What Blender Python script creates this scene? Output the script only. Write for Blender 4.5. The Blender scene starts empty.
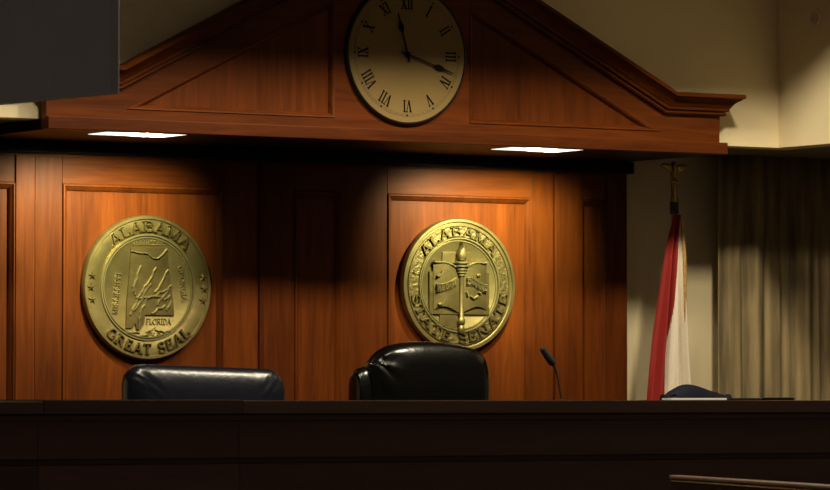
import bpy, bmesh, math, random
from math import sin, cos, pi, radians, hypot, atan2
from mathutils import Vector, Matrix
random.seed(4)
sc = bpy.context.scene
COL = sc.collection
E = 1.6                       # eye height above the chamber floor; shapes below are written with z measured from eye level

# ------------------------------------------------------------------ camera
YAW = radians(32.0); FPX = 4200.0; DIST = 17.4; HORIZON = 399.0
CAM = Vector((-DIST * sin(YAW), -DIST * cos(YAW), E))
cam = bpy.data.cameras.new('camera'); camo = bpy.data.objects.new('camera', cam); COL.objects.link(camo)
cam.sensor_width = 36.0; cam.lens = 36.0 * FPX / 830.0
cam.clip_end = 100
PITCH = math.atan((HORIZON - 245.0) / FPX)
camo.location = CAM
camo.rotation_euler = (pi / 2 + PITCH, 0, -YAW)
cam.dof.use_dof = True; cam.dof.focus_distance = 16.6; cam.dof.aperture_fstop = 11
sc.camera = camo

# ------------------------------------------------------------------ world, exposure
sc.view_settings.view_transform = 'Standard'; sc.view_settings.look = 'None'
sc.view_settings.gamma = 1.0; sc.view_settings.use_curve_mapping = False
sc.view_settings.exposure = 0.0
w = bpy.data.worlds.new('dim_room'); sc.world = w; w.use_nodes = True
w.node_tree.nodes['Background'].inputs[0].default_value = (1.0, 0.87, 0.72, 1)
w.node_tree.nodes['Background'].inputs[1].default_value = 0.055

# ------------------------------------------------------------------ lights
WARM = (1.0, 0.88, 0.64)
def spot(name, loc, target, power, size, blend, radius, color=WARM):
    l = bpy.data.lights.new(name, 'SPOT'); l.energy = power; l.color = color
    l.spot_size = radians(size); l.spot_blend = blend; l.shadow_soft_size = radius
    o = bpy.data.objects.new(name, l); COL.objects.link(o)
    o.location = (loc[0], loc[1], loc[2] + E)
    o.rotation_euler = (Vector(target) - Vector(loc)).to_track_quat('-Z', 'Y').to_euler()
FIX_X = (-1.612, 0.228); FIX_Y = -0.56
for fx in FIX_X:
    spot('soffit_lamp', (fx + .08, FIX_Y, 1.033), (fx + .08, 0.0, 0.80), 118, 93, 0.85, 0.016, (1.0, 1.0, 0.60))
# lamps high in the added ceiling well in front of the bench
def bulb(name, loc, power, radius):
    l = bpy.data.lights.new(name, 'POINT'); l.energy = power; l.color = WARM; l.shadow_soft_size = radius
    o = bpy.data.objects.new(name, l); COL.objects.link(o); o.location = (loc[0], loc[1], loc[2] + E)
for bx, bz, bw in ((-2.4, 2.95, 250), (-1.2, 2.95, 105), (0.2, 2.90, 400)):
    bulb('ceiling_well_lamp', (bx, -3.0, bz), bw, 0.19)

# ------------------------------------------------------------------ materials
def new_mat(name):
    m = bpy.data.materials.new(name); m.use_nodes = True
    return m, m.node_tree.nodes, m.node_tree.links, m.node_tree.nodes['Principled BSDF']
def wood(name, light, dark, axis, rough=0.48, spec=0.11, coat=0.0):
    m, N, L, P = new_mat(name)
    tc = N.new('ShaderNodeTexCoord'); oi = N.new('ShaderNodeObjectInfo')
    def mapped(a, c):
        mp = N.new('ShaderNodeMapping'); s = [c, c, c]; s['xyz'.index(axis)] = a
        mp.inputs['Scale'].default_value = s
        L.new(tc.outputs['Object'], mp.inputs['Vector']); return mp
    off = N.new('ShaderNodeMath'); off.operation = 'MULTIPLY'; off.inputs[1].default_value = 37.0
    L.new(oi.outputs['Random'], off.inputs[0])
    def noise(mp, scale, detail, dist):
        n = N.new('ShaderNodeTexNoise'); n.noise_dimensions = '4D'
        n.inputs['Scale'].default_value = scale; n.inputs['Detail'].default_value = detail
        n.inputs['Distortion'].default_value = dist
        L.new(mp.outputs[0], n.inputs['Vector']); L.new(off.outputs[0], n.inputs['W']); return n
    n1 = noise(mapped(0.9, 9.0), 3.0, 6, 1.2)
    n2 = noise(mapped(0.25, 4.0), 2.0, 2, 0.2)
    n3 = noise(mapped(2.0, 60.0), 3.0, 3, 0.0)
    r = N.new('ShaderNodeValToRGB'); r.color_ramp.elements[0].position = 0.28; r.color_ramp.elements[1].position = 0.70
    r.color_ramp.elements[0].color = (*dark, 1); r.color_ramp.elements[1].color = (*light, 1)
    mx = N.new('ShaderNodeMix'); mx.data_type = 'FLOAT'; mx.inputs[0].default_value = 0.45
    L.new(n1.outputs[0], mx.inputs[2]); L.new(n2.outputs[0], mx.inputs[3])
    mx2 = N.new('ShaderNodeMix'); mx2.data_type = 'FLOAT'; mx2.inputs[0].default_value = 0.22
    L.new(mx.outputs[0], mx2.inputs[2]); L.new(n3.outputs[0], mx2.inputs[3])
    L.new(mx2.outputs[0], r.inputs[0])
    hv = N.new('ShaderNodeHueSaturation')
    mr = N.new('ShaderNodeMapRange'); mr.inputs['To Min'].default_value = 0.78; mr.inputs['To Max'].default_value = 1.22
    L.new(oi.outputs['Random'], mr.inputs['Value']); L.new(mr.outputs[0], hv.inputs['Value'])
    L.new(r.outputs[0], hv.inputs['Color']); L.new(hv.outputs[0], P.inputs['Base Color'])
    P.inputs['Roughness'].default_value = rough; P.inputs['Specular IOR Level'].default_value = spec
    P.inputs['Coat Weight'].default_value = coat; P.inputs['Coat Roughness'].default_value = 0.12
    return m
CL, CD = (0.172, 0.0395, 0.0046), (0.040, 0.0076, 0.0011)
cherry_v = wood('cherry_vertical', CL, CD, 'z')
cherry_h = wood('cherry_horizontal', CL, CD, 'x')
DL, DD = (0.18, 0.095, 0.070), (0.11, 0.056, 0.040)
dark_h = wood('dark_bench_wood', DL, DD, 'x', 0.45, 0.3)
dark_v = wood('dark_bench_wood_upright', DL, DD, 'z', 0.45, 0.3)
top_m = wood('bench_top_wood', (0.040, 0.019, 0.011), (0.018, 0.009, 0.006), 'x', 0.14, 0.5)

def simple(name, col, rough=0.5, metal=0.0, spec=0.5, nscale=0, nvar=0.0, bump=0.0, bscale=40, stretch=None):
    m, N, L, P = new_mat(name)
    P.inputs['Base Color'].default_value = (*col, 1); P.inputs['Roughness'].default_value = rough
    P.inputs['Metallic'].default_value = metal; P.inputs['Specular IOR Level'].default_value = spec
    tc = N.new('ShaderNodeTexCoord'); src = tc.outputs['Object']
    if stretch:
        mp = N.new('ShaderNodeMapping'); mp.inputs['Scale'].default_value = stretch
        L.new(src, mp.inputs['Vector']); src = mp.outputs[0]
    if nscale:
        n = N.new('ShaderNodeTexNoise'); n.inputs['Scale'].default_value = nscale; n.inputs['Detail'].default_value = 5
        L.new(src, n.inputs['Vector'])
        r = N.new('ShaderNodeValToRGB')
        r.color_ramp.elements[0].position = 0.3; r.color_ramp.elements[1].position = 0.7
        r.color_ramp.elements[0].color = (*[c * (1 - nvar) for c in col], 1)
        r.color_ramp.elements[1].color = (*[min(1, c * (1 + nvar)) for c in col], 1)
        L.new(n.outputs[0], r.inputs[0]); L.new(r.outputs[0], P.inputs['Base Color'])
    if bump:
        n = N.new('ShaderNodeTexNoise'); n.inputs['Scale'].default_value = bscale; n.inputs['Detail'].default_value = 4
        L.new(src, n.inputs['Vector'])
        b = N.new('ShaderNodeBump'); b.inputs['Strength'].default_value = bump; b.inputs['Distance'].default_value = 0.01
        L.new(n.outputs[0], b.inputs['Height']); L.new(b.outputs[0], P.inputs['Normal'])
    return m
beige = simple('beige_paint', (0.80, 0.665, 0.41), 0.8, nscale=3, nvar=0.04, bump=0.05, bscale=120)
carpet_m = simple('dark_carpet', (0.05, 0.04, 0.035), 0.95, nscale=60, nvar=0.3)
ceil_m = simple('ceiling_paint', (0.45, 0.40, 0.32), 0.9, nscale=5, nvar=0.04)
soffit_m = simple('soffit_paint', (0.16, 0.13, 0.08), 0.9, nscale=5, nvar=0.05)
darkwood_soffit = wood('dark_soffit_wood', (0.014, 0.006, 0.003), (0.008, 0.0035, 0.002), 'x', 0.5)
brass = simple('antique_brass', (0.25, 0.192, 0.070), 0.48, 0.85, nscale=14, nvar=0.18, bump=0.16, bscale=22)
brass_dark = simple('brass_darker', (0.165, 0.124, 0.043), 0.5, 0.85, nscale=18, nvar=0.2, bump=0.18, bscale=26)
brass_rough = simple('brass_pebbled', (0.205, 0.155, 0.055), 0.5, 0.85, nscale=40, nvar=0.25, bump=0.5, bscale=95)
brass_hi = simple('brass_polished_relief', (0.34, 0.285, 0.125), 0.42, 0.8, nscale=30, nvar=0.1)
gold = simple('gilt_metal', (0.38, 0.26, 0.085), 0.4, 1.0, nscale=20, nvar=0.1)
dial_m = simple('clock_dial_cream', (0.25, 0.162, 0.056), 0.6, spec=0.2, nscale=4, nvar=0.05)
ink = simple('black_ink', (0.004, 0.0035, 0.003), 0.6, spec=0.1)
track_m = simple('faded_ink', (0.16, 0.115, 0.05), 0.6)
black_rim = simple('black_clock_rim', (0.012, 0.010, 0.009), 0.35)
leather_black = simple('black_leather', (0.0022, 0.0019, 0.0015), 0.24, spec=0.36, nscale=20, nvar=0.2, bump=0.12, bscale=35)
leather_navy = simple('navy_leather', (0.0055, 0.0062, 0.012), 0.30, spec=0.45, nscale=20, nvar=0.15, bump=0.10, bscale=35)
fabric_navy = simple('navy_fabric', (0.006, 0.0068, 0.018), 0.75, spec=0.2, nscale=60, nvar=0.2, bump=0.2, bscale=200)
plastic = simple('black_plastic', (0.012, 0.012, 0.012), 0.45, nscale=30, nvar=0.1)
chrome = simple('dull_chrome', (0.4, 0.4, 0.4), 0.3, 1.0, nscale=30, nvar=0.05)
foam = simple('black_foam', (0.006, 0.007, 0.007), 0.85, nscale=200, nvar=0.3, bump=0.4, bscale=400)
bronze = simple('dark_bronze_tube', (0.09, 0.05, 0.03), 0.4, 0.6, nscale=30, nvar=0.1)
red_m = simple('crimson_cloth', (0.28, 0.010, 0.006), 0.75, nscale=120, nvar=0.12)
white_m = simple('white_cloth', (0.80, 0.70, 0.54), 0.8, nscale=120, nvar=0.05)
fringe_m = simple('gold_fringe', (0.50, 0.30, 0.09), 0.7, nscale=150, nvar=0.4, bump=0.6, bscale=250)
pole_m = wood('varnished_pole', (0.32, 0.16, 0.05), (0.2, 0.09, 0.03), 'z', 0.35)
grey_m = simple('charcoal_grey_casing', (0.75, 0.73, 0.76), 0.7, nscale=10, nvar=0.04)
reflection_m = simple('reflection_white', (0.80, 0.76, 0.66), 0.7, nscale=40, nvar=0.03)
white_plastic = simple('cream_plastic', (0.50, 0.42, 0.28), 0.5, nscale=20, nvar=0.03)
curtain_m = simple('olive_velvet_curtain', (0.26, 0.19, 0.092), 0.9, nscale=5.0, nvar=0.60, bump=0.3, bscale=60, stretch=(4.0, 4.0, 0.35))

lens_m, N_, L_, P_ = new_mat('lit_lamp_lens')
P_.inputs['Base Color'].default_value = (0.8, 0.8, 0.8, 1)
P_.inputs['Emission Color'].default_value = (1.0, 0.95, 0.86, 1); P_.inputs['Emission Strength'].default_value = 1.1
n_ = N_.new('ShaderNodeTexNoise'); n_.inputs['Scale'].default_value = 200
b_ = N_.new('ShaderNodeBump'); b_.inputs['Strength'].default_value = 0.1
L_.new(n_.outputs[0], b_.inputs['Height']); L_.new(b_.outputs[0], P_.inputs['Normal'])

# ------------------------------------------------------------------ mesh helpers
class MB:
    def __init__(s): s.v = []; s.f = []; s.mi = []; s.m = 0
    def add(s, vs, fs):
        b = len(s.v); s.v += [tuple(p) for p in vs]
        for f in fs: s.f.append([b + i for i in f]); s.mi.append(s.m)
    def box(s, x0, x1, y0, y1, z0, z1):
        s.add([(x0, y0, z0), (x1, y0, z0), (x1, y1, z0), (x0, y1, z0), (x0, y0, z1), (x1, y0, z1), (x1, y1, z1), (x0, y1, z1)],
              [(0, 1, 5, 4), (1, 2, 6, 5), (2, 3, 7, 6), (3, 0, 4, 7), (4, 5, 6, 7), (3, 2, 1, 0)])
        return s
    def prism(s, poly, y0, y1, inset=None):
        """poly in (x,z); y0 back, y1 front (towards the viewer, smaller y)."""
        n = len(poly); fr = inset or poly
        s.add([(x, y0, z) for x, z in poly] + [(x, y1, z) for x, z in fr],
              [tuple(range(n, 2 * n)), tuple(range(n - 1, -1, -1))] + [(i, (i + 1) % n, n + (i + 1) % n, n + i) for i in range(n)])
        return s
    def sweep(s, path, closed, prof, y0, returns=None):
        """sweep profile [(off, out)] along a path in the XZ plane, mitred; out moves towards the viewer."""
        n = len(path); P = [Vector(p) for p in path]; rings = []
        def nrm(a, b):
            d = (b - a).normalized(); return Vector((-d.y, d.x))
        for i in range(n):
            if closed: n1 = nrm(P[i - 1], P[i]); n2 = nrm(P[i], P[(i + 1) % n])
            else:
                n1 = nrm(P[i - 1], P[i]) if i else nrm(P[0], P[1]); n2 = nrm(P[i], P[i + 1]) if i < n - 1 else n1
            m = (n1 + n2) / (1 + n1.dot(n2))
            ring = []
            for off, out in prof:
                q = P[i] + m * off; ex = 0
                if returns is not None and not closed:
                    if i == 0: ex = -out
                    if i == n - 1: ex = out
                ring.append((q.x + ex, y0 - out, q.y))
            rings.append(ring)
        if returns is not None and not closed:
            rings.insert(0, [(x, returns, z) for x, y, z in rings[0]]); rings.append([(x, returns, z) for x, y, z in rings[-1]])
        k = len(prof); vs = [p for r in rings for p in r]; fs = []
        m = len(rings)
        for i in range(m if closed else m - 1):
            j = (i + 1) % m
            for a in range(k - 1): fs.append((i * k + a, j * k + a, j * k + a + 1, i * k + a + 1))
            fs.append((i * k + k - 1, j * k + k - 1, j * k, i * k))
        if not closed: fs += [tuple(range(k)), tuple(range(m * k - 1, (m - 1) * k - 1, -1))]
        s.add(vs, fs); return s
    def lathe_y(s, cx, cz, y0, prof, n=96):
        """prof [(r,h)]: h towards the viewer from plane y0."""
        k = len(prof); vs = []; fs = []
        for i in range(n):
            a = 2 * pi * i / n
            for r, h in prof: vs.append((cx + r * cos(a), y0 - h, cz + r * sin(a)))
        for i in range(n):
            j = (i + 1) % n
            for a in range(k - 1): fs.append((i * k + a, i * k + a + 1, j * k + a + 1, j * k + a))
        s.add(vs, fs); return s
    def lathe_z(s, cx, cy, prof, n=24):
        k = len(prof); vs = []; fs = []
        for i in range(n):
            a = 2 * pi * i / n
            for r, z in prof: vs.append((cx + r * cos(a), cy + r * sin(a), z))
        for i in range(n):
            j = (i + 1) % n
            for a in range(k - 1): fs.append((i * k + a, j * k + a, j * k + a + 1, i * k + a + 1))
        s.add(vs, fs); return s
    def tube(s, pts, rad, n=12, cap=True):
        P = [Vector(p) for p in pts]; k = len(P)
        R = rad if isinstance(rad, (list, tuple)) else [rad] * k
        up = Vector((0.31, 0.87, 0.38)); vs = []; fs = []
        for i in range(k):
            t = (P[min(i + 1, k - 1)] - P[max(i - 1, 0)]).normalized()
            a = t.cross(up)
            if a.length < 1e-3: a = t.cross(Vector((1, 0, 0)))
            a.normalize(); b = t.cross(a)
            for j in range(n):
                an = 2 * pi * j / n; vs.append(P[i] + (a * cos(an) + b * sin(an)) * R[i])
        for i in range(k - 1):
            for j in range(n):
                jj = (j + 1) % n; fs.append((i * n + j, i * n + jj, (i + 1) * n + jj, (i + 1) * n + j))
        if cap: fs += [tuple(range(n - 1, -1, -1)), tuple(range((k - 1) * n, k * n))]
        s.add(vs, fs); return s
    def stroke(s, pts, wd, y0, y1, fmap, top=0.72, closed=False):
        """raised trapezoid ridge along pts (u,v) -> fmap -> (x,z)."""
        P = [Vector(p) for p in pts]; n = len(P); sec = []
        for i in range(n):
            if closed: d1 = P[i] - P[i - 1]; d2 = P[(i + 1) % n] - P[i]
            else:
                d1 = P[i] - P[i - 1] if i else P[1] - P[0]; d2 = P[i + 1] - P[i] if i < n - 1 else d1
            d1 = d1.normalized(); d2 = d2.normalized()
            n1 = Vector((-d1.y, d1.x)); n2 = Vector((-d2.y, d2.x)); m = (n1 + n2) / max(0.5, 1 + n1.dot(n2))
            ww = wd[i] if isinstance(wd, list) else wd
            row = []
            for q, y in ((-0.5, y0), (-0.5 * top, y1), (0.5 * top, y1), (0.5, y0)):
                c = P[i] + m * ww * q; x, z = fmap(c.x, c.y); row.append((x, y, z))
            sec.append(row)
        vs = [p for r in sec for p in r]; fs = []
        for i in range(n if closed else n - 1):
            j = (i + 1) % n
            for a in range(3): fs.append((i * 4 + a, j * 4 + a, j * 4 + a + 1, i * 4 + a + 1))
        if not closed: fs += [(0, 1, 2, 3), (n * 4 - 1, n * 4 - 2, n * 4 - 3, n * 4 - 4)]
        s.add(vs, fs); return s
    def puff(s, outline, c, y, T, p=2.6, rings=10, bend=0.0, fold=None):
        """cushion: star shaped outline (x,z) about c inflated to half-thickness T about plane y."""
        n = len(outline); vs = []; fs = []
        levels = []
        for side in (-1, 1):
            for k in range(rings):
                t = (k / (rings - 1)) * pi / 2
                levels.append((sin(t) if side == -1 else cos(t), side * (cos(t) if side == -1 else sin(t))))
        del levels[rings]
        for rr, dd in levels:
            r_ = max(rr, 0.0) ** 0.55 if rr > 1e-6 else 0.0
            d_ = math.copysign(abs(dd) ** (2 / p), dd)
            for x, z in outline:
                xx = c[0] + (x - c[0]) * r_; zz = c[1] + (z - c[1]) * r_
                yy = y + d_ * T + bend * (xx - c[0]) ** 2
                if fold: xx, yy, zz = fold(xx, yy, zz, r_)
                vs.append((xx, yy, zz))
        m = len(levels)
        for i in range(m - 1):
            for j in range(n):
                jj = (j + 1) % n; fs.append((i * n + j, i * n + jj, (i + 1) * n + jj, (i + 1) * n + j))
        s.add(vs, fs); return s

LOC = {}
def wl(o):
    return LOC.get(o.name, Vector((0, 0, 0)))
def obj(name, mb, mat, parent=None, smooth=False, bevel=0.0, origin=None, local=False):
    base = wl(parent) if parent else (Vector(origin) if origin else None)
    vs = [Vector(p) for p in mb.v]
    if base is None:
        lo = [min(p[i] for p in vs) for i in range(3)]; hi = [max(p[i] for p in vs) for i in range(3)]
        base = Vector(((lo[0] + hi[0]) / 2, (lo[1] + hi[1]) / 2, lo[2]))
    me = bpy.data.meshes.new(name)
    me.from_pydata([p if local else p - base for p in vs], [], mb.f)
    mats = mat if isinstance(mat, (list, tuple)) else [mat]
    for m in mats: me.materials.append(m)
    for p, i in zip(me.polygons, mb.mi): p.material_index = i; p.use_smooth = smooth
    bm = bmesh.new(); bm.from_mesh(me)
    bmesh.ops.remove_doubles(bm, verts=bm.verts, dist=1e-6)
    bmesh.ops.recalc_face_normals(bm, faces=bm.faces); bm.to_mesh(me); bm.free()
    o = bpy.data.objects.new(name, me); COL.objects.link(o)
    if parent: o.parent = parent
    else: o.location = (base[0], base[1], base[2] + E)
    LOC[o.name] = base
    if smooth:
        md = o.modifiers.new('edges', 'EDGE_SPLIT'); md.split_angle = radians(38)
    if bevel:
        b = o.modifiers.new('bevel', 'BEVEL'); b.width = bevel; b.segments = 2; b.limit_method = 'ANGLE'; b.angle_limit = radians(40)
    return o
def tag(o, label, cat, group=None):
    o['label'] = label; o['category'] = cat
    if group: o['group'] = group
    return o
def thing(name, label, cat, loc, rotz=0.0, group=None, tilt=None):
    o = bpy.data.objects.new(name, None); COL.objects.link(o); o.empty_display_size = 0.1
    o.location = (loc[0], loc[1], loc[2] + E); o.rotation_euler = (tilt[0] if tilt else 0, tilt[1] if tilt else 0, rotz)
    LOC[o.name] = Vector(loc)
    return tag(o, label, cat, group)
def struct(name, mb, mat, **k):
    o = obj(name, mb, mat, **k); o['kind'] = 'structure'; return o
def B(*a): return MB().box(*a)

# ------------------------------------------------------------------ the room
FLOOR = -1.6; DAIS = -1.15; SOF = 1.055; UY = -0.62; CORNER = 1.414; CEIL = 1.905
struct('floor', B(-13, 6, -18, 0.6, FLOOR - 0.1, FLOOR), carpet_m)
struct('floor_dais', B(-6, 3.2, -2.46, 0.3, FLOOR, DAIS), carpet_m)
mb = B(-6, CORNER + 0.12, UY, UY + 0.12, SOF, 3.4)
struct('wall_back', mb, beige)
struct('wall_back_lower', B(-6, 3.2, 0.06, 0.2, DAIS, SOF), beige)
struct('wall_right', B(CORNER, CORNER + 0.12, -2.2, UY, SOF, 3.4), beige)
struct('wall_right_lower', B(3.0, 3.2, -2.2, 0.06, FLOOR, SOF), beige)
mb = MB()
mb.box(-6, 3.2, UY + 0.12, 0.2, SOF + 0.002, SOF + 0.08).box(CORNER + 0.12, 3.2, -2.2, UY + 0.12, SOF + 0.002, SOF + 0.08)
struct('ceiling_recess', mb, soffit_m)
mb = MB().box(-6, CORNER, -1.65, UY, CEIL, CEIL + 0.06).box(-6, CORNER, -8, -4.5, CEIL, CEIL + 0.06).box(-6, -3.1, -4.5, -1.65, CEIL, CEIL + 0.06).box(0.93, CORNER, -4.5, -1.65, CEIL, CEIL + 0.06)  # unseen slab, height and opening shaped to cut off the lamps' light
struct('ceiling', mb, ceil_m)

# ------------------------------------------------------------------ wood paneling behind the bench
pan = thing('wood_paneling', 'reddish cherry wall paneling with framed panels behind the bench, under the gabled pediment', 'wall paneling', (-0.5, 0.0, DAIS))
PT = 0.847; PB = -0.85
panels = [(-2.45, -1.857), (-1.650, -0.920), (-0.592, -0.366), (-0.148, 0.565), (0.815, 0.945)]
for x0, x1 in panels:
    obj('panel', B(x0 - 0.02, x1 + 0.02, -0.006, 0.05, PB - 0.02, PT + 0.02), cherry_v, pan)
bead = [(0.0, 0.0), (0.0, 0.024), (-0.003, 0.029), (-0.008, 0.029), (-0.012, 0.023), (-0.014, 0.021), (-0.027, 0.008), (-0.028, 0.0)]
for x0, x1 in panels:
    # path clockwise so that "off" (negative) runs into the opening
    obj('panel_molding', MB().sweep([(x0, PB), (x0, PT), (x1, PT), (x1, PB)], True, bead, 0.0), cherry_v, pan, True)
stiles = [(-2.62, -2.45, .022), (-1.857, -1.774, .030), (-1.770, -1.650, .022), (-0.920, -0.762, .022), (-0.737, -0.592, .022), (-0.366, -0.148, .022),
          (0.565, 0.675, .022), (0.679, 0.815, .034), (0.945, 1.050, .030)]
for x0, x1, d in stiles:
    obj('stile', B(x0, x1, -d, 0.05, DAIS, 0.955), cherry_v, pan, bevel=0.0025)
obj('stile', MB().prism([(-0.762, DAIS), (-0.737, DAIS), (-0.737, 0.955), (-0.762, 0.955)], 0.05, -0.034), cherry_v, pan, bevel=0.008)
for x0, x1 in panels:
    obj('rail', B(x0, x1, -0.022, 0.05, PT, 0.955), cherry_h, pan, bevel=0.002)
    obj('rail', B(x0, x1, -0.022, 0.05, DAIS, PB), cherry_h, pan, bevel=0.002)
obj('frieze', MB().prism([(-2.62, 0.955), (1.050, 0.955), (1.050, 1.012), (-2.62, 1.012)], 0.05, -0.030), cherry_h, pan)
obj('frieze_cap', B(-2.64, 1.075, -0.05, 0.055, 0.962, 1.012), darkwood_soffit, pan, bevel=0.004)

# ------------------------------------------------------------------ pediment
XC = -0.495; SL = 0.51
BL, BR = -2.067, 1.05; CB = 1.17; KINK = 1.26
AP = CB + SL * KINK
ped = thing('pediment', 'wide cherry gabled pediment with triangular panels and crown molding, carrying the round clock', 'pediment', (XC, -0.68, 1.012))
fy, by = -0.70, -0.66
TB, TI, TO = 1.097, 0.313, 1.232
TT = TB + 0.5 * (TO - TI)
obj('bottom_rail', B(BL, BR, fy, by, 1.058, TB), cherry_h, ped, bevel=0.002)
obj('base_band', B(BL - 0.002, 1.077, -0.722, by, 1.012, 1.060), cherry_h, ped, bevel=0.003)
zk = CB + 0.03
for sgn, edge in ((-1, BL), (1, BR)):
    poly = [(XC + sgn * TI, TT), (XC + sgn * TO, TB), (edge, TB), (edge, zk), (XC + sgn * KINK, zk), (XC + sgn * TI, zk + SL * (KINK - TI))]
    if sgn > 0: poly = poly[::-1]
    obj('rake_board', MB().prism(poly, by, fy), cherry_h, ped)
obj('center_stile', MB().prism([(XC - TI, TB), (XC + TI, TB), (XC + TI, zk + SL * (KINK - TI)), (XC, AP + 0.03), (XC - TI, zk + SL * (KINK - TI))], by, fy), cherry_h, ped)
for sgn in (-1, 1):
    tri = [(XC + sgn * TI, TB), (XC + sgn * TI, TT), (XC + sgn * TO, TB)]
    if sgn < 0: tri = [(XC - TO, TB), (XC - TI, TT), (XC - TI, TB)]
    obj('tympanum_panel', MB().prism([(x, z) for x, z in tri], by, fy + 0.016), cherry_v, ped)
    tb = [(0.0, -0.002), (0.0, 0.002), (-0.002, 0.004), (-0.005, 0.003), (-0.008, -0.001), (-0.010, -0.001), (-0.019, -0.013), (-0.020, -0.016), (0.0, -0.016)]
    obj('panel_molding', MB().sweep(tri, True, tb, fy), cherry_h, ped, True)
crown = [(0, -0.002), (0, .016), (.006, .022), (.012, .022), (.014, .016), (.017, .016), (.019, .028), (.026, .030), (.030, .030), (.033, .034), (.040, .038), (.050, .046),
         (.058, .056), (.064, .066), (.068, .070), (.070, .078), (.083, .080), (.087, .074), (.087, -0.002)]
path = [(BL, CB), (XC - KINK, CB), (XC, AP), (XC + KINK, CB), (BR, CB)]
obj('crown_molding', MB().sweep(path, False, crown, fy, returns=by), cherry_h, ped, True)
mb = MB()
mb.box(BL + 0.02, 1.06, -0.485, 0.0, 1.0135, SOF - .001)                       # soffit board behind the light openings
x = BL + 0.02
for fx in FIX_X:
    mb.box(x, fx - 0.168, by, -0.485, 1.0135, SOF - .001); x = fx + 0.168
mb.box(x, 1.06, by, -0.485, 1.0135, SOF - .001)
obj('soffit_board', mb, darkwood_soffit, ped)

# ------------------------------------------------------------------ recessed lamps in the soffit
for fx, lab in zip(FIX_X, ('lit white recessed lamp in the soffit above the state map seal', 'lit white recessed lamp in the soffit above the torch and book seal')):
    t = thing('recessed_light', lab, 'ceiling light', (fx, FIX_Y, 1.012), group='recessed lamps under the pediment')
    obj('lens', B(fx - .163, fx + .163, -0.655, -0.490, 1.042, 1.050), lens_m, t)
    fr = MB()
    fr.box(fx - .167, fx - .163, -0.659, -0.486, 1.0115, 1.052).box(fx + .163, fx + .167, -0.659, -0.486, 1.0115, 1.052)
    fr.box(fx - .163, fx + .163, -0.659, -0.656, 1.0115, 1.052).box(fx - .163, fx + .163, -0.4895, -0.486, 1.0115, 1.052)
    obj('frame', fr, lens_m, t)
    for i in range(5):
        lx = fx - .10 + i * .05
        obj('louver', B(lx - .001, lx + .001, -0.655, -0.490, 1.034, 1.0418), lens_m, t)

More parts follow.
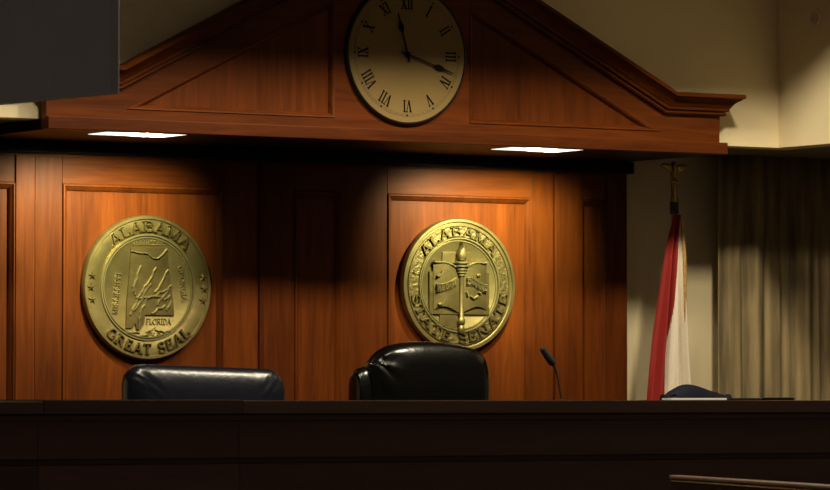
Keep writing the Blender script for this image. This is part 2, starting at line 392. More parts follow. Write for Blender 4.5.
# ------------------------------------------------------------------ lettering
def arc(cx, cy, rx, ry, a0, a1, n=9):
    return [(cx + rx * cos(radians(a0 + (a1 - a0) * i / n)), cy + ry * sin(radians(a0 + (a1 - a0) * i / n))) for i in range(n + 1)]
TH, TN, SF = 0.20, 0.11, 0.09
def S(a, b, w=TH): return ([a, b], w)
def ser(x, y, l=0.17): return ([(x - l, y), (x + l, y)], SF)
G = {
 'A': (0.95, [S((.12, 0), (.46, 1), TN), S((.46, 1), (.80, 0)), S((.24, .36), (.66, .36), TN), ser(.12, .04, .15), ser(.81, .04, .18)]),
 'B': (0.85, [S((.2, 0), (.2, 1)), ([(.2, .95)] + arc(.42, .75, .26, .20, 90, -90) + [(.2, .55)], .14), ([(.2, .52)] + arc(.46, .28, .29, .24, 90, -90) + [(.2, .04)], .15), ser(.13, .96, .12), ser(.13, .04, .12)]),
 'C': (0.85, [(arc(.46, .5, .36, .45, 45, 315, 14), .16)]),
 'D': (0.9, [S((.2, 0), (.2, 1)), ([(.2, .95)] + arc(.42, .5, .36, .45, 90, -90, 12) + [(.2, .05)], .15), ser(.13, .96, .12), ser(.13, .04, .12)]),
 'E': (0.8, [S((.2, 0), (.2, 1)), S((.1, .95), (.66, .95), TN), S((.2, .52), (.55, .52), TN), S((.1, .05), (.70, .05), TN), S((.65, .98), (.65, .76), SF), S((.69, .02), (.69, .26), SF), S((.54, .40), (.54, .64), SF)]),
 'F': (0.75, [S((.2, 0), (.2, 1)), S((.1, .95), (.66, .95), TN), S((.2, .52), (.55, .52), TN), S((.65, .98), (.65, .76), SF), ser(.2, .04)]),
 'G': (0.92, [(arc(.46, .5, .36, .45, 50, 330, 14) , .16), S((.76, .02), (.76, .45), .17), ser(.74, .44, .15)]),
 'I': (0.42, [S((.2, 0), (.2, 1)), ser(.2, .96), ser(.2, .04)]),
 'L': (0.75, [S((.2, 0), (.2, 1)), S((.1, .05), (.66, .05), TN), S((.65, .02), (.65, .30), SF), ser(.2, .96)]),
 'M': (1.10, [S((.18, 0), (.18, 1), TN), S((.18, 1), (.53, .1)), S((.53, .1), (.88, 1), TN), S((.88, 1), (.88, 0)), ser(.14, .96, .12), ser(.18, .04, .15), ser(.92, .96, .12), ser(.88, .04)]),
 'N': (0.98, [S((.18, 0), (.18, 1), TN), S((.18, 1), (.78, 0)), S((.78, 0), (.78, 1), TN), ser(.12, .96, .12), ser(.18, .04, .15), ser(.78, .96, .15)]),
 'O': (0.95, [(arc(.47, .5, .38, .45, 0, 342, 18), .17)]),
 'P': (0.8, [S((.2, 0), (.2, 1)), ([(.2, .95)] + arc(.42, .72, .28, .23, 90, -90) + [(.2, .49)], .14), ser(.13, .96, .12), ser(.2, .04)]),
 'R': (0.92, [S((.2, 0), (.2, 1)), ([(.2, .95)] + arc(.42, .73, .28, .22, 90, -90) + [(.2, .51)], .14), S((.42, .50), (.80, .03), .18), ser(.13, .96, .12), ser(.2, .04, .15)]),
 'S': (0.75, [(arc(.37, .73, .24, .22, 30, 270, 10) + arc(.37, .27, .26, .24, 90, -150, 10)[1:], .16), S((.59, .95), (.59, .72), SF), S((.12, .05), (.12, .30), SF)]),
 'T': (0.85, [S((.42, 0), (.42, 1)), S((.08, .95), (.76, .95), TN), S((.09, .98), (.09, .74), SF), S((.75, .98), (.75, .74), SF), ser(.42, .04)]),
 'U': (0.95, [([(.2, 1)] + arc(.47, .35, .27, .31, 180, 360) + [(.74, 1)], .15), ser(.2, .96), ser(.74, .96)]),
 'V': (0.95, [S((.12, 1), (.46, 0)), S((.46, 0), (.80, 1), TN), ser(.14, .96), ser(.8, .96, .14)]),
 'X': (0.95, [S((.15, 1), (.78, 0)), S((.78, 1), (.15, 0), TN), ser(.15, .96, .16), ser(.78, .96, .14), ser(.15, .04, .14), ser(.78, .04, .16)]),
 'H': (0.98, [S((.2, 0), (.2, 1)), S((.78, 0), (.78, 1)), S((.2, .5), (.78, .5), TN), ser(.2, .96), ser(.2, .04), ser(.78, .96), ser(.78, .04)]),
 'W': (1.2, [S((.1, 1), (.35, 0)), S((.35, 0), (.6, 1), TN), S((.6, 1), (.85, 0)), S((.85, 0), (1.1, 1), TN), ser(.1, .96), ser(1.1, .96, .12)]),
 ' ': (0.55, []),
}
def text_width(s): return sum(G[c][0] for c in s)
def refine(pts, step=0.25):
    out = [pts[0]]
    for a, b in zip(pts, pts[1:]):
        n = max(1, int(hypot(b[0] - a[0], b[1] - a[1]) / step))
        for i in range(1, n + 1): out.append((a[0] + (b[0] - a[0]) * i / n, a[1] + (b[1] - a[1]) * i / n))
    return out
def words(s):
    u = 0
    for wd in s.split(' '):
        yield wd, u
        u += text_width(wd) + G[' '][0]
def draw_text(mb, s, fmap, y0, y1, fat=1.0, u=0.0):
    for c in s:
        wd, st = G[c]
        for pts, w in st:
            mb.stroke([(u + px, pz) for px, pz in refine(pts)], w * fat, y0, y1, fmap)
        u += wd
def arc_map(cx, cz, r0, r1, a0, a1, width, inward=False):
    def f(u, v):
        a = radians(a0 + (a1 - a0) * u / width)
        r = (r1 - (r1 - r0) * v) if inward else (r0 + (r1 - r0) * v)
        return cx + r * cos(a), cz + r * sin(a)
    return f
def line_map(x, z, sx, sz, ang=0.0):
    c, s_ = cos(radians(ang)), sin(radians(ang))
    return lambda u, v: (x + u * sx * c - v * sz * s_, z + u * sx * s_ + v * sz * c)
def star(mb, cx, cz, R, y0, y1, rot=0.0):
    n = 10; vs = []
    for i in range(n):
        a = pi / 2 + rot + i * pi / 5; r = R if i % 2 == 0 else R * 0.42
        vs.append((cx + r * cos(a), y0, cz + r * sin(a)))
    vs.append((cx, y1, cz)); vs.append((cx, y0 + .002, cz))
    mb.add(vs, [(i, (i + 1) % n, n) for i in range(n)] + [((i + 1) % n, i, n + 1) for i in range(n)])

# ------------------------------------------------------------------ clock
CKX, CKZ, CKR = -0.484, 1.358, 0.280
ck = thing('wall_clock', 'large round cream clock with black roman numerals on the pediment', 'clock', (CKX, fy, CKZ - CKR))
y0 = fy
obj('rim', MB().lathe_y(CKX, CKZ, y0 + .001, [(CKR * .93, 0), (CKR, 0), (CKR, .010), (CKR * .985, .018), (CKR * .97, .020), (CKR * .955, .015), (CKR * .94, .010)], 128), black_rim, ck, True)
obj('dial', MB().lathe_y(CKX, CKZ, y0, [(0, .001), (CKR * .95, .001), (CKR * .956, .012), (CKR * .954, .0160), (CKR * .5, .0165), (0, .0165)], 128), dial_m, ck, True)
dy = y0 - .0165
mb = MB()
for r in (0.845, 0.872):
    mb.lathe_y(CKX, CKZ, dy + .002, [(CKR * (r - .0022), 0), (CKR * (r - .0022), .0026), (CKR * (r + .0022), .0026), (CKR * (r + .0022), 0)], 128)
for i in range(60):
    a = i * pi / 30
    mb.stroke([(CKR * .845 * cos(a), CKR * .845 * sin(a)), (CKR * .872 * cos(a), CKR * .872 * sin(a))], .002, dy + .0005, dy - .0007, lambda u, v: (CKX + u, CKZ + v))
obj('minute_track', mb, track_m, ck)
ROM = ['XII', 'I', 'II', 'III', 'IV', 'V', 'VI', 'VII', 'VIII', 'IX', 'X', 'XI']
RG = {'I': (0.36, [S((.18, 0), (.18, 1), .16), ser(.18, .98, .13), ser(.18, .02, .13)]),
      'V': (0.62, [S((.08, 1), (.31, 0), .17), S((.31, 0), (.54, 1), .07), ser(.1, .98, .13), ser(.52, .98, .11)]),
      'X': (0.66, [S((.08, 1), (.58, 0), .18), S((.58, 1), (.08, 0), .07), ser(.1, .98, .13), ser(.56, .98, .12), ser(.1, .02, .12), ser(.56, .02, .13)])}
for h, s_ in enumerate(ROM):
    a = pi / 2 - h * pi / 6
    wid = sum(RG[c][0] for c in s_); sz = CKR * .165; sx = CKR * .145
    ex, ez = cos(a), sin(a); tx, tz = sin(a), -cos(a)
    mb = MB(); u = 0
    for c in s_:
        for pts, w_ in RG[c][1]:
            mb.stroke([(u + p, q) for p, q in pts], w_, dy + .0005, dy - .001,
                      lambda U, Vv: (CKX + ex * (CKR * .645 + Vv * sz) + tx * (U - wid / 2) * sx, CKZ + ez * (CKR * .645 + Vv * sz) + tz * (U - wid / 2) * sx), top=.9)
        u += RG[c][0]
    mb.lathe_y(CKX + ex * CKR * .858, CKZ + ez * CKR * .858, dy + .0005, [(0, .0015), (CKR * .014, .0015), (CKR * .014, 0)], 12)
    obj('numeral', mb, ink, ck)
obj('maker_mark', MB().box(CKX - .012, CKX + .012, dy - .0004, dy + .0005, CKZ + CKR * .52, CKZ + CKR * .55), track_m, ck)
def hand(name, ang, length, spade, h, wd):
    a = radians(90 - ang); mb = MB()
    f = lambda u, v: (CKX + cos(a) * u - sin(a) * v, CKZ + sin(a) * u + cos(a) * v)
    mb.stroke([(-.03, 0), (spade - .03, 0)], [wd * 1.3, wd], h + .001, h - .001, f, top=.9)
    mb.prism([f(u, v) for u, v in ((spade - .034, 0), (spade - .012, .011), (spade + .004, .010), (spade + .02, .0035), (length, .0012), (length, -.0012), (spade + .02, -.0035), (spade + .004, -.010), (spade - .012, -.011))], h + .001, h - .001)
    obj(name, mb, ink, ck)
hand('hour_hand', -15.5, CKR * .61, CKR * .42, dy - .006, .0058)
hand('minute_hand', 107.5, CKR * .80, CKR * .56, dy - .009, .0048)
obj('hub', MB().lathe_y(CKX, CKZ, dy, [(.011, 0), (.011, .010), (.007, .0125), (0, .013)], 24), ink, ck, True)

# ------------------------------------------------------------------ seal of the state (map)
def ring_prof(r, w_, h0, h): return [(r - w_, h0), (r - w_ * .55, h0 + h), (r + w_ * .55, h0 + h), (r + w_, h0)]
sx, sz, R = -1.274, 0.443, 0.288
sy = -0.008
t = thing('wall_seal', 'round brass seal with a raised state map, lettered GREAT SEAL, on the left', 'seal', (sx, sy, sz - R))
D = .030                         # thickness of the plate
obj('disc', MB().lathe_y(sx, sz, sy, [(0, 0), (R * .985, 0), (R, .004), (R, D - .006), (R * .985, D), (R * .95, D - .001), (R * .935, D - .005), (R * .735, D - .004), (R * .72, D - .007), (0, D - .007)], 144), brass, t, True)
yb = sy - D + .004; yc = sy - D + .007
mb = MB().lathe_y(sx, sz, yb, ring_prof(R * .965, R * .030, -.001, .006), 144)
obj('rim', mb, brass, t, True)
mb = MB().lathe_y(sx, sz, yc, ring_prof(R * .725, R * .016, -.001, .009), 144).lathe_y(sx, sz, yc, ring_prof(R * .690, R * .012, -.001, .006), 144)
obj('inner_ring', mb, brass_hi, t, True)
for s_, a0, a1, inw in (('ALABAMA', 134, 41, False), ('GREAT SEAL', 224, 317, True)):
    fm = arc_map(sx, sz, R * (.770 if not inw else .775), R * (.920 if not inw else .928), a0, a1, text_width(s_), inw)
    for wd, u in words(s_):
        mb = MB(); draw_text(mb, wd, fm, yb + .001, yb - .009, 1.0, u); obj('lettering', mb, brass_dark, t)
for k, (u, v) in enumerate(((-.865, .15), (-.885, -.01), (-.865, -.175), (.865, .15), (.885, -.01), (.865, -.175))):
    mb = MB(); star(mb, sx + R * u, sz + R * v, R * .078, yb + .001, yb - .009); obj('star', mb, brass_dark, t)  # darker brass puts the stars' shadows into their colour
nm = lambda u, v: (sx + R * u, sz + R * v)
out = [(-.27, .555), (.30, .555), (.335, .25), (.365, .0), (.40, -.2), (.415, -.385), (-.05, -.385), (-.06, -.50), (-.12, -.585), (-.18, -.585), (-.20, -.50), (-.245, -.57), (-.345, -.57), (-.335, -.2), (-.295, .2)]
cxm = [(u * .985 + .0, v * .985) for u, v in out]
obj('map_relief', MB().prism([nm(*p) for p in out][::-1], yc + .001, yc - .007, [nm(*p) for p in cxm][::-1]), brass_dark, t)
mb = MB(); ym = yc - .007
def wig(a, b, n=6, amp=.018):
    pts = []
    for i in range(n + 1):
        f = i / n; dx, dz = b[0] - a[0], b[1] - a[1]; L_ = hypot(dx, dz)
        o = amp * (random.random() - .5) * 2 if 0 < i < n else 0
        pts.append((a[0] + dx * f - dz / L_ * o, a[1] + dz * f + dx / L_ * o))
    return pts
rivers = [[(-.27, .50), (-.15, .475), (-.02, .47), (.06, .41), (.14, .40), (.22, .46), (.29, .54)],
          wig((-.12, .30), (-.24, -.06), 6), wig((.12, .28), (-.17, -.16), 8), wig((.04, .05), (-.28, -.38), 9), wig((.31, .25), (.10, -.06), 6),
          wig((.36, .04), (.20, -.16), 5), wig((.33, -.02), (.02, -.13), 6), wig((.18, -.12), (-.20, -.14), 6), wig((-.12, -.05), (-.26, -.35), 7),
          wig((-.02, -.12), (-.16, -.46), 6), wig((-.16, -.40), (-.14, -.58), 4, .01), wig((.05, -.36), (.26, -.24), 4), wig((.24, -.17), (.34, -.10), 3), wig((.28, -.31), (.36, -.18), 4), wig((.14, -.24), (.20, -.12), 3), wig((-.25, .02), (-.21, -.1), 3)]
for r in rivers: mb.stroke([nm(*p) for p in r], R * .028, ym + .001, ym - .007, lambda u, v: (u, v), top=.3)
obj('river', mb, brass_hi, t)
mb = MB()
for pts in (wig((-.45, -.60), (-.12, -.63), 5, .012), wig((-.02, -.62), (.12, -.55), 4, .02), wig((.12, -.58), (.40, -.62), 6, .02), wig((-.14, -.68), (.02, -.66), 4, .01)):
    mb.stroke([nm(*p) for p in pts], R * .022, yc + .001, yc - .006, lambda u, v: (u, v), top=.4)
obj('coastline', mb, brass_hi, t)
for s_, f in (('TENNESSEE', line_map(sx - R * .245, sz + R * .585, R * .5 / text_width('TENNESSEE'), R * .075)),
              ('MISSISSIPPI', line_map(sx - R * .47, sz - R * .38, R * .58 / text_width('MISSISSIPPI'), R * .085, 84)),
              ('GEORGIA', line_map(sx + R * .47, sz + R * .30, R * .50 / text_width('GEORGIA'), R * .085, -82)),
              ('FLORIDA', line_map(sx - R * .03, sz - R * .51, R * .40 / text_width('FLORIDA'), R * .085)),
              ('GULF OF', line_map(sx - R * .01, sz - R * .66, R * .22 / text_width('GULF OF'), R * .04))):
    
    for wd, u in words(s_):
        mb = MB(); draw_text(mb, wd, f, yc + .001, yc - .004, 0.8, u); obj('lettering', mb, brass_hi, t)

# ------------------------------------------------------------------ seal of the senate (torch and book)
sx, sz, R = 0.196, 0.474, 0.279
t = thing('wall_seal', 'round brass seal with a torch and open book, above the black leather chair', 'seal', (sx, sy, sz - R))
obj('disc', MB().lathe_y(sx, sz, sy, [(0, 0), (R * .985, 0), (R, .004), (R, D - .006), (R * .985, D), (R * .95, D - .001), (R * .93, D - .006), (R * .70, D - .006), (R * .69, D - .008), (0, D - .008)], 144), brass, t, True)
yb = sy - D + .006; yc = sy - D + .008
obj('rim', MB().lathe_y(sx, sz, yb, ring_prof(R * .965, R * .034, -.001, .008), 144).lathe_y(sx, sz, yb, ring_prof(R * .89, R * .013, -.001, .006), 144), brass, t, True)
obj('inner_ring', MB().lathe_y(sx, sz, yb, ring_prof(R * .70, R * .015, -.002, .009), 144).lathe_y(sx, sz, yb, ring_prof(R * .66, R * .012, -.003, .005), 144), brass_hi, t, True)
obj('text_band', MB().lathe_y(sx, sz, yb, [(R * .715, -.001), (R * .72, .0015), (R * .872, .0015), (R * .876, -.001)], 144), brass_rough, t, True)
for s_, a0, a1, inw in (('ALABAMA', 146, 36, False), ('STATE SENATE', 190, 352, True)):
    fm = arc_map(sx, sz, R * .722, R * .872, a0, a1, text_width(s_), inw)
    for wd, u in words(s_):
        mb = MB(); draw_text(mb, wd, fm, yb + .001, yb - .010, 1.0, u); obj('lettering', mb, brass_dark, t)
for u in (-.795, .795):
    mb = MB(); star(mb, sx + R * u, sz + R * .17, R * .065, yb + .001, yb - .008); obj('star', mb, brass_hi, t)
nm = lambda u, v: (sx + R * u, sz + R * v)
def plate(poly, y_back, y_front, sh=.97):
    cx_ = sum(p[0] for p in poly) / len(poly); cz_ = sum(p[1] for p in poly) / len(poly)
    return MB().prism([nm(*p) for p in poly], y_back, y_front, [nm(cx_ + (p[0] - cx_) * sh, cz_ + (p[1] - cz_) * sh) for p in poly])
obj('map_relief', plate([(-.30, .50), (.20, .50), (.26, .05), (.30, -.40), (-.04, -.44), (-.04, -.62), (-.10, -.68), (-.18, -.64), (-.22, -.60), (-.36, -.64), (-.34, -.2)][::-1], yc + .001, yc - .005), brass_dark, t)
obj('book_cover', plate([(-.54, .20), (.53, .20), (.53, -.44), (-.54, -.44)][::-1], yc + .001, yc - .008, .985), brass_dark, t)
def page(sgn):
    mb = MB(); n = 14; vs = []; fs = []
    for i in range(n + 1):
        f = i / n
        x = sgn * (.02 + .45 * f); zt = .30 + .05 * sin((1 - f) * 2.6 * pi / 2) - .02 + (.06 * f ** 6); zb = -.37 + .05 * sin((1 - f) * 2.6 * pi / 2)
        h = .009 + .009 * sin(pi * (f * .85 + .1))
        vs += [(*nm(x, zb), yc - h), (*nm(x, zt), yc - h), (*nm(x, zb), yc), (*nm(x, zt), yc)]
    vs = [(a, c, b) for a, b, c in vs]
    for i in range(n):
        a, b = i * 4, i * 4 + 4
        fs += [(a, b, b + 1, a + 1), (a, a + 2, b + 2, b), (a + 1, b + 1, b + 3, a + 3)]
    fs += [(0, 1, 3, 2), (n * 4 + 1, n * 4, n * 4 + 2, n * 4 + 3)]
    mb.add(vs, fs); return mb
for sgn in (-1, 1):
    pg = obj('book_page', page(sgn), brass_dark, t)
    mb = MB(); mb.stroke([nm(sgn * (.02 + .45 * i / 14), .285 + .05 * sin((1 - i / 14) * 1.3 * pi) + .06 * (i / 14) ** 6) for i in range(15)], R * .03, yc - .008, yc - .022, lambda u, v: (u, v), top=.5)
    obj('page_edge', mb, brass_hi, pg)
# ribbon with the motto across both pages
for s_, u0, u1, zf in (('WE DARE', -.43, -.08, lambda f: -.055 + .10 * f * f), ('DEFEND', .10, .46, lambda f: .045 - .09 * f + .02 * sin(f * 6))):
    fm = lambda u, v: nm(u0 + (u1 - u0) * u, zf(u) + v)
    mb = MB().stroke([(i / 10, 0) for i in range(11)], .12, yc - .012, yc - .021, fm, top=.9)
    rb = obj('ribbon', mb, brass_dark, t)
    mb = MB(); W_ = text_width(s_); draw_text(mb, s_, lambda u, v: fm(u / W_, -.035 + v * .075), yc - .020, yc - .025, .9)
    obj('lettering', mb, brass_hi, rb)
    mb = MB().stroke([(i / 10, .06) for i in range(11)], .018, yc - .012, yc - .024, fm, top=.5)
    obj('ribbon_edge', mb, brass_hi, rb)
for pts in ([(-.42, .12), (-.36, .15), (-.33, .20)], [(-.40, -.30), (-.34, -.28), (-.29, -.20)], [(.16, -.16), (.22, -.20), (.30, -.16)], [(.28, .14), (.33, .16)], [(.10, -.10), (.12, -.16)], [(.30, -.10), (.35, -.12)]):
    obj('leaf_sprig', MB().stroke([nm(*p) for p in pts], R * .045, yc - .014, yc - .026, lambda u, v: (u, v), top=.4), brass_hi, t)
# torch
def half_round(prof, n=16):
    """half-turned body standing off the plate, prof [(radius, v)]"""
    mb = MB(); k = len(prof); vs = []; fs = []
    for r, v in prof:
        for i in range(n + 1):
            a = pi * i / n; x, z = nm(0.02 + r * cos(a), v); vs.append((x, yc - .012 - R * r * sin(a) * .75, z))
    for j in range(k - 1):
        for i in range(n): a = j * (n + 1) + i; fs.append((a, a + 1, a + n + 2, a + n + 1))
    mb.add(vs, fs); return mb
obj('torch_handle', half_round([(.05, .14), (.038, .10), (.036, -.48), (.05, -.50), (.065, -.54), (.05, -.59), (.035, -.60), (.05, -.63), (.06, -.67), (.04, -.72), (0, -.73)]), brass, t, True)
for i, (r, v) in enumerate(((.135, .335), (.125, .285), (.10, .235), (.085, .19), (.065, .15))):
    obj('torch_ring', half_round([(r * .75, v - .022), (r, v - .012), (r, v + .006), (r * .75, v + .014), (0, v + .014)]), brass_hi, t, True)
obj('torch_cup', half_round([(.035, .12), (.05, .18), (.07, .27), (.085, .335), (0, .34)]), brass_dark, t, True)
fl = [(.05, .36), (.085, .40), (.09, .46), (.06, .53), (.03, .60), (.0, .65), (-.01, .60), (-.05, .54), (-.085, .47), (-.085, .40), (-.05, .36)]
obj('flame', MB().puff([nm(u + .02, v) for u, v in fl], nm(.02, .45), yc - .012, .020, 2.0, 8), brass, t, True)

# ------------------------------------------------------------------ bench across the front of the dais
bench = thing('dais_bench', 'long dark wood bench front running across the whole foreground', 'bench', (-0.9, -2.5, FLOOR))
BT = -0.0042
for x0, x1, dz in ((-4.2, -3.04, -.0040), (-3.04, -2.30, .0022), (-2.30, 2.6, .0)):
    mb = B(x0, x1, -2.60, -1.92, -0.0502, BT + dz); obj('worktop', mb, top_m, bench, bevel=0.003)
obj('cornice', B(-4.2, 2.6, -2.575, -2.45, -0.0702, -0.0505), dark_h, bench, bevel=0.004)
joints = [-4.2, -3.03, -2.28, 2.6]
for x0, x1 in zip(joints, joints[1:]):
    obj('upper_panel', B(x0 + .0006, x1 - .0006, -2.540, -2.45, -0.196, -0.0705), dark_h, bench, bevel=0.002)
    obj('lower_panel', B(x0 + .0006, x1 - .0006, -2.545, -2.45, FLOOR, -0.2165), dark_h, bench, bevel=0.002)
obj('ledge', B(-4.2, 2.6, -2.528, -2.45, -0.2163, -0.1962), dark_h, bench, bevel=0.003)

# ------------------------------------------------------------------ chairs
def rrect(cx, z0, z1, hw, r):
    pts = []
    for sx_, z_, a0 in ((1, z1 - r, 0), (-1, z1 - r, 90), (-1, z0 + r, 180), (1, z0 + r, 270)):
        for i in range(13):
            a = radians(a0 + 90 * i / 12); pts.append((cx + sx_ * (hw - r) + r * cos(a), z_ + r * sin(a)))
    out = []
    for a, b in zip(pts, pts[1:] + pts[:1]):
        n = max(1, int(hypot(b[0] - a[0], b[1] - a[1]) / .03))
        for k in range(n): out.append((a[0] + (b[0] - a[0]) * k / n, a[1] + (b[1] - a[1]) * k / n))
    return out
def smooth_outline(pts, n=120):
    """closed Catmull-Rom through pts"""
    m = len(pts); out = []; per = n // m
    for i in range(m):
        p0, p1, p2, p3 = (Vector(pts[(i + k) % m]) for k in (-1, 0, 1, 2))
        for j in range(per):
            q = j / per
            out.append(tuple(0.5 * ((2 * p1) + (p2 - p0) * q + (2 * p0 - 5 * p1 + 4 * p2 - p3) * q * q + (3 * p1 - p0 - 3 * p2 + p3) * q ** 3)))
    return out
def chair_rest(t, cx, yb, mat, w_=0.5):
    """seat, arms, column, star base and casters"""
    obj('seat', MB().puff(rrect(cx, -0.74, -0.62, w_ / 2, .05), (cx, -.68), yb - .30, .26, 5), mat, t, True)
    for s_ in (-1, 1):
        obj('armrest', MB().puff(rrect(cx + s_ * (w_ / 2 + .04), -.49, -.44, .035, .02), (cx + s_ * (w_ / 2 + .04), -.465), yb - .28, .17, 4)
            .tube([(cx + s_ * (w_ / 2 + .04), yb - .16, -.46), (cx + s_ * (w_ / 2 + .04), yb - .18, -.70), (cx + s_ * .1, yb - .25, -.73)], .015), plastic, t, True)
    obj('column', MB().tube([(cx, yb - .28, -.72), (cx, yb - .28, -1.04)], .025), chrome, t, True)
    mb = MB()
    for i in range(5):
        a = i * 2 * pi / 5 + .3; mb.tube([(cx, yb - .28, -1.03), (cx + .28 * cos(a), yb - .28 + .28 * sin(a), -1.075)], [.03, .016])
    obj('star_base', mb, plastic, t, True)
    for i in range(5):
        a = i * 2 * pi / 5 + .3; px, py = cx + .28 * cos(a), yb - .28 + .28 * sin(a)
        obj('caster', MB().tube([(px - .018, py, -1.12), (px + .018, py, -1.12)], .029, 16).tube([(px, py, -1.12), (px, py, -1.07)], .008, 8), plastic, t, True)
CY = -1.40
# navy chair, left
cx = -1.779
t = thing('office_chair', 'dark navy leather chair with a wide squared back, at the left below the map seal', 'chair', (cx, CY - .28, DAIS), group='chairs behind the bench')
outl = [(x, z - .010 * (x - cx) / .33) for x, z in rrect(cx, -.56, .118, .328, .075)]
def pleat_navy(x, y, z, r):
    # gathered pleats at the two top corners
    for s_ in (-1, 1):
        dx, dz = x - (cx + s_ * .27), z - .075
        d = hypot(dx, dz)
        if d < .10: y += .0045 * sin(atan2(dz, dx * s_) * 9) * (1 - d / .10) * min(1, d / .02)
    return x, y, z
obj('backrest', MB().puff(outl, (cx, -.2), CY, .075, 3.0, 14, bend=0.0, fold=pleat_navy), leather_navy, t, True)
chair_rest(t, cx, CY, leather_navy, .54)
# black leather chair, middle
cx = -0.83
t = thing('office_chair', 'black leather chair with a plump rounded top, in the middle below the torch seal', 'chair', (cx, CY - .28, DAIS), group='chairs behind the bench')
def pz(px, py, Y=CY):
    """picture measurements of the chair outlines, turned into metres on the plane at Y"""
    u = (px - 415) / FPX; T_ = (Y - CAM.y) / (cos(YAW) - u * sin(YAW))
    return CAM.x + T_ * (sin(YAW) + cos(YAW) * u), (HORIZON - py) / FPX * T_
main = [(363.5, 385), (364.5, 366), (368, 359.5), (376, 350.5), (387, 344.5), (404, 341.2), (425, 340.6), (448, 342), (468, 345.8), (481, 353), (487, 364), (488.5, 382), (488.5, 420), (487, 470), (480, 520), (425, 530), (372, 520), (364, 470), (363, 420)]
main = smooth_outline([pz(*p) for p in main], 152)[::-1]
main = [(-.83 + (x + .83) * .955 + .0, z - .004) for x, z in main]
kx, kz = pz(371, 361)
def crease(x, y, z, r):
    dx, dz = x - kx, z - kz; d = hypot(dx, dz)
    if d < .13: y += .007 * sin(atan2(dz, dx) * 7 + 1) * (1 - d / .13) * min(1, d / .025)
    return x, y, z
cmid = pz(425, 430)
obj('backrest', MB().puff(main, cmid, CY, .085, 2.8, 14, bend=0, fold=crease), leather_black, t, True)
wing = [(351, 385), (351.5, 373), (354, 369), (359, 366.5), (365, 366), (372, 370), (376, 385), (376, 440), (372, 500), (362, 505), (353, 500), (351, 440)]
wing = smooth_outline([pz(*p) for p in wing], 96)[::-1]
wing = [(x + .022, z - .003) for x, z in wing]
wm = pz(362, 430)
obj('side_bolster', MB().puff(wing, wm, CY + .02, .055, 2.4, 10), leather_black, t, True)
chair_rest(t, cx, CY, leather_black, .5)
# navy chair, right, turned away so that only its crest clears the bench
cx = 0.40
t = thing('office_chair', 'navy fabric chair, only its humped top showing above the bench in front of the flag', 'chair', (cx, CY - .28, DAIS), group='chairs behind the bench')
cr = [(661.5, 399), (664, 395.8), (669, 392), (675, 388.3), (682, 385), (689, 384.4), (697, 386.2), (707, 389.8), (716, 392.8), (724, 395.2), (730, 399), (728, 450), (715, 510), (690, 520), (668, 510), (660, 450)]
cr = smooth_outline([pz(*p) for p in cr], 128)[::-1]
obj('backrest', MB().puff(cr, pz(692, 440), CY, .05, 2.6, 12), fabric_navy, t, True)
loop = [pz(663, 399), pz(664, 395.5), pz(667, 393.6), pz(672, 395), pz(673, 399)]
obj('piping', MB().tube([(x, CY - .03, z) for x, z in loop], .0022, 8), fabric_navy, t, True)
chair_rest(t, cx, CY, fabric_navy, .30)

# ------------------------------------------------------------------ microphone
MY = -2.12
t = thing('microphone', 'slim black gooseneck microphone on the bench, right of the black leather chair', 'microphone', (-0.668, MY, BT))
A = pz(542.0, 348.6, MY); B2 = pz(551.5, 362.2, MY); C = pz(553.5, 365.5, MY)
def p3(px, py, dy=0.0): x, z = pz(px, py, MY); return (x, MY + dy, z)
obj('foam_head', MB().tube([p3(541.4, 347.6, 0), p3(542.2, 348.8, 0), p3(545, 352.8, 0), p3(549, 358.6, 0), p3(552.3, 363.2, 0), p3(553.6, 365.2, 0)], [.004, .0105, .0125, .0135, .0135, .008], 16), foam, t, True)
neck = [p3(553.2, 364.6, 0), p3(555, 368.4, 0), p3(556.8, 373.5, 0), p3(558.2, 380, 0), p3(559.6, 388, 0), p3(560.6, 394, 0), p3(561.2, 398.5, 0)]
obj('gooseneck', MB().tube(neck, [.0045, .0045, .004, .004, .004, .0042, .0045], 10), bronze, t, True)
bx, bz = pz(561.2, 398.5, MY)
obj('base', MB().lathe_z(bx, MY, [(0, BT + .0003), (.03, BT + .0003), (.03, BT + .001), (.012, BT + .0018), (0, BT + .002)], 24), plastic, t, True)

# ------------------------------------------------------------------ things lying on the bench
x0, z0 = pz(662, 398, -2.02); x1, z1 = pz(724, 398, -2.02)
tag(obj('reflection_strip', B(x0 + .02, x1 - .01, -2.05, -1.99, BT + .0002, BT + .0075), reflection_m, bevel=.0008), 'thin white strip standing in for a reflection on the bench in front of the humped navy chair', 'reflection')  # added strip imitating a bright reflection along the bench top
x0, z0 = pz(747, 396, -2.1); x1, z1 = pz(782, 396, -2.1)
t = thing('folder', 'flat black folder lying on the bench in front of the curtain', 'folder', ((x0 + x1) / 2, -2.08, BT))
obj('cover', B(x0, x1, -2.18, -1.98, BT + .0002, BT + .008), plastic, t, bevel=.003)
obj('spine_edge', MB().tube([(x0 + .01, -2.182, BT + .008), (x1 - .01, -2.182, BT + .008)], .0025, 8), plastic, t, True)

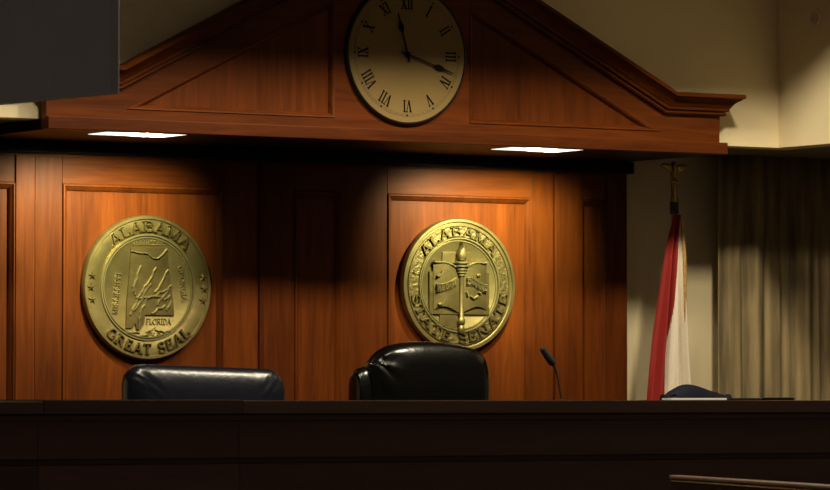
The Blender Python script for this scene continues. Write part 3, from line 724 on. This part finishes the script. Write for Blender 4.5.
# ------------------------------------------------------------------ flag
FY = -0.25; FX = 1.14
t = thing('flag', 'draped crimson and white flag on a pole between the paneling and the curtain', 'flag', (FX, FY, DAIS))
obj('pole', MB().tube([(FX, FY, DAIS + .05), (FX, FY, .88)], .0125, 16), pole_m, t, True)
obj('base', MB().lathe_z(FX, FY, [(0, DAIS), (.15, DAIS), (.15, DAIS + .02), (.06, DAIS + .05), (.03, DAIS + .09), (.018, DAIS + .1), (0, DAIS + .1)], 32), gold, t, True)
obj('ferrule', MB().lathe_z(FX, FY, [(0, .835), (.016, .835), (.016, .85), (.013, .855), (.013, .91), (.018, .915), (.018, .925), (.008, .93), (0, .93)], 20), gold, t, True)
obj('collar', MB().lathe_z(FX, FY, [(0, .785), (.018, .785), (.018, .832), (.012, .84), (0, .84)], 20), plastic, t, True)
mb = MB().puff(smooth_outline([(FX - .012, .935), (FX - .016, .96), (FX - .010, .985), (FX - .016, 1.0), (FX, 1.008), (FX + .010, .99), (FX + .014, .96), (FX + .010, .935)], 48), (FX, .965), FY, .014, 2, 6)
for s_ in (-1, 1):
    w_ = [(FX + s_ * .006, .985), (FX + s_ * .03, .998), (FX + s_ * .06, .996), (FX + s_ * .075, .985), (FX + s_ * .05, .975), (FX + s_ * .025, .960), (FX + s_ * .008, .955)]
    mb.puff(w_ if s_ < 0 else w_[::-1], (FX + s_ * .035, .98), FY, .006, 2, 5)
obj('finial', mb, gold, t, True)
def flag_strip(u0, u1, nz, nu, cols):
    """hanging cloth: u across the gathered width, folds deepen and widen towards the hem."""
    mb = MB(); zt, zb = .78, -.95
    L = [(.78, 670.5, 677.5, .66), (.675, 664.5, 679, .63), (.42, 657.6, 681, .56), (.19, 651, 683.5, .46), (0.0, 646, 687, .40), (-.95, 630, 696, .38)]
    def edges(z):
        for A_, B_ in zip(L, L[1:]):
            if z >= B_[0]:
                f = (A_[0] - z) / (A_[0] - B_[0]); return [a + (b - a) * f for a, b in zip(A_[1:], B_[1:])]
        return L[-1][1:]
    vs = []; fs = []
    for i in range(nz + 1):
        z = zt + (zb - zt) * i / nz; e0, e1, bd = edges(z); k = min(1, (zt - z) / .5)
        xa = pz(e0, 300, FY)[0]; xb = pz(e1, 300, FY)[0]
        for j in range(nu + 1):
            u = bd * j / nu if u0 == 0 else bd - .012 + (1.012 - bd) * j / nu
            dep = (.006 + .018 * k) * sin(u * 17 + .6 * sin(z * 3)) + .006 * k * sin(u * 43 + 1)
            xx = xa + (xb - xa) * (u + .012 * sin(u * 21 + 1.3) * k * 4 * u * (1 - u))
            vs.append((xx, FY - .02 * (1 - k) + dep - .015, z))
    for i in range(nz):
        for j in range(nu):
            a = i * (nu + 1) + j; fs.append((a, a + 1, a + nu + 2, a + nu + 1))
    mb.add(vs, fs); return mb
o = obj('red_cloth', flag_strip(0.0, .475, 60, 44, 0), red_m, t, True); o['label'] = 'crimson half of the draped flag'
o.modifiers.new('thickness', 'SOLIDIFY').thickness = .002
o = obj('white_cloth', flag_strip(.465, 1.0, 60, 44, 0), white_m, t, True); o['label'] = 'white half of the draped flag'
o.modifiers.new('thickness', 'SOLIDIFY').thickness = .002
fr = [(FX + .014, FY - .03, .78), (FX + .020, FY - .035, .70), (FX + .025, FY - .04, .60), (FX + .028, FY - .04, .48), (FX + .031, FY - .035, .36), (FX + .036, FY - .03, .30)]
obj('fringe', MB().tube(fr, [.005, .008, .008, .007, .005, .003], 10), fringe_m, t, True)

# ------------------------------------------------------------------ curtain
mb = MB(); nx, nz = 420, 12; vs = []; fs = []
cx0, cx1 = 1.515, 2.75
ph = [random.uniform(0, 6.28) for _ in range(6)]
for i in range(nx + 1):
    x = cx0 + (cx1 - cx0) * i / nx
    for j in range(nz + 1):
        z = 1.06 + (DAIS + .01 - 1.06) * j / nz
        d = .009 * sin(x * 47 + ph[0] + 1.1 * sin(x * 11)) + .0035 * sin(x * 118 + ph[1] + .3 * z) + .008 * sin(x * 21 + ph[2] + .4 * z)
        vs.append((x + .004 * sin(x * 90 + z * 2), -.06 + d, z))
for i in range(nx):
    for j in range(nz):
        a = i * (nz + 1) + j; fs.append((a, a + nz + 1, a + nz + 2, a + 1))
mb.add(vs, fs)
o = obj('curtain', mb, curtain_m, smooth=False)
for p in o.data.polygons: p.use_smooth = True
o.modifiers.new('thickness', 'SOLIDIFY').thickness = .003
tag(o, 'pleated olive brown curtain hanging at the far right behind the bench', 'curtain')

# ------------------------------------------------------------------ round device on the right wall
Yd = -1.30
u = (818 - 415) / FPX
Td = (CORNER - CAM.x) / (sin(YAW) + cos(YAW) * u); yd = CAM.y + Td * (cos(YAW) - sin(YAW) * u); zd = (HORIZON - 17) / FPX * Td
t = thing('wall_speaker', 'small round cream disc high on the right wall beside the corner', 'wall speaker', (CORNER, yd, zd - .035))
def lathe_x(prof, n=40):
    mb = MB(); k = len(prof); vs = []; fs = []
    for i in range(n):
        a = 2 * pi * i / n
        for r, h in prof: vs.append((CORNER - h, yd + r * cos(a), zd + r * sin(a)))
    for i in range(n):
        j = (i + 1) % n
        for a in range(k - 1): fs.append((i * k + a, j * k + a, j * k + a + 1, i * k + a + 1))
    mb.add(vs, fs); return mb
obj('cover', lathe_x([(0, 0), (.038, 0), (.038, .008), (.034, .012), (0, .014)]), beige, t, True)
obj('grille', lathe_x([(.024, .0125), (.024, .0155), (.020, .0155), (0, .016)]), white_plastic, t, True)

# ------------------------------------------------------------------ grey display hanging at the upper left
ang = math.atan2(.990, -.136)
t = thing('hanging_display', 'flat charcoal grey panel hanging from above at the upper left, in front of the pediment', 'display', (-3.606, -4.130, .873), rotz=ang, tilt=None)
Lw, Hh = 1.35, .80
mb = MB().box(0, Lw, -.030, 0, 0, Hh); obj('panel', mb, grey_m, t, bevel=.003, local=True)
obj('bezel', MB().box(.01, Lw - .01, -.034, -.030, .01, Hh - .01), plastic, t, local=True)
obj('hanger_pole', MB().tube([(Lw * .7, -.016, Hh - .03), (Lw * .7, -.016, CEIL - .873)], .02, 16), plastic, t, True, local=True)
obj('ceiling_plate', MB().box(Lw * .7 - .08, Lw * .7 + .08, -.09, .06, CEIL - .873 - .012, CEIL - .873 - .001), plastic, t, local=True)

# ------------------------------------------------------------------ lower desk at the right front
ang = math.atan2(-5.606 + 4.159, -2.163 + 1.649)
t = thing('partition', 'low dark wood partition with a cap rail at the lower right, standing in front of the bench', 'partition', (-1.649, -4.159, FLOOR), rotz=ang)
TZ = -.235 - FLOOR
obj('cap_rail', MB().box(-.0, 2.4, -.022, .012, TZ - .014, TZ), dark_h, t, bevel=.005, local=True)
obj('panel', MB().box(.012, 2.39, -.012, .008, 0, TZ - .0142), dark_v, t, local=True)
obj('cap_bead', MB().box(.006, 2.395, -.018, .010, TZ - .034, TZ - .0144), top_m, t, bevel=.004, local=True)
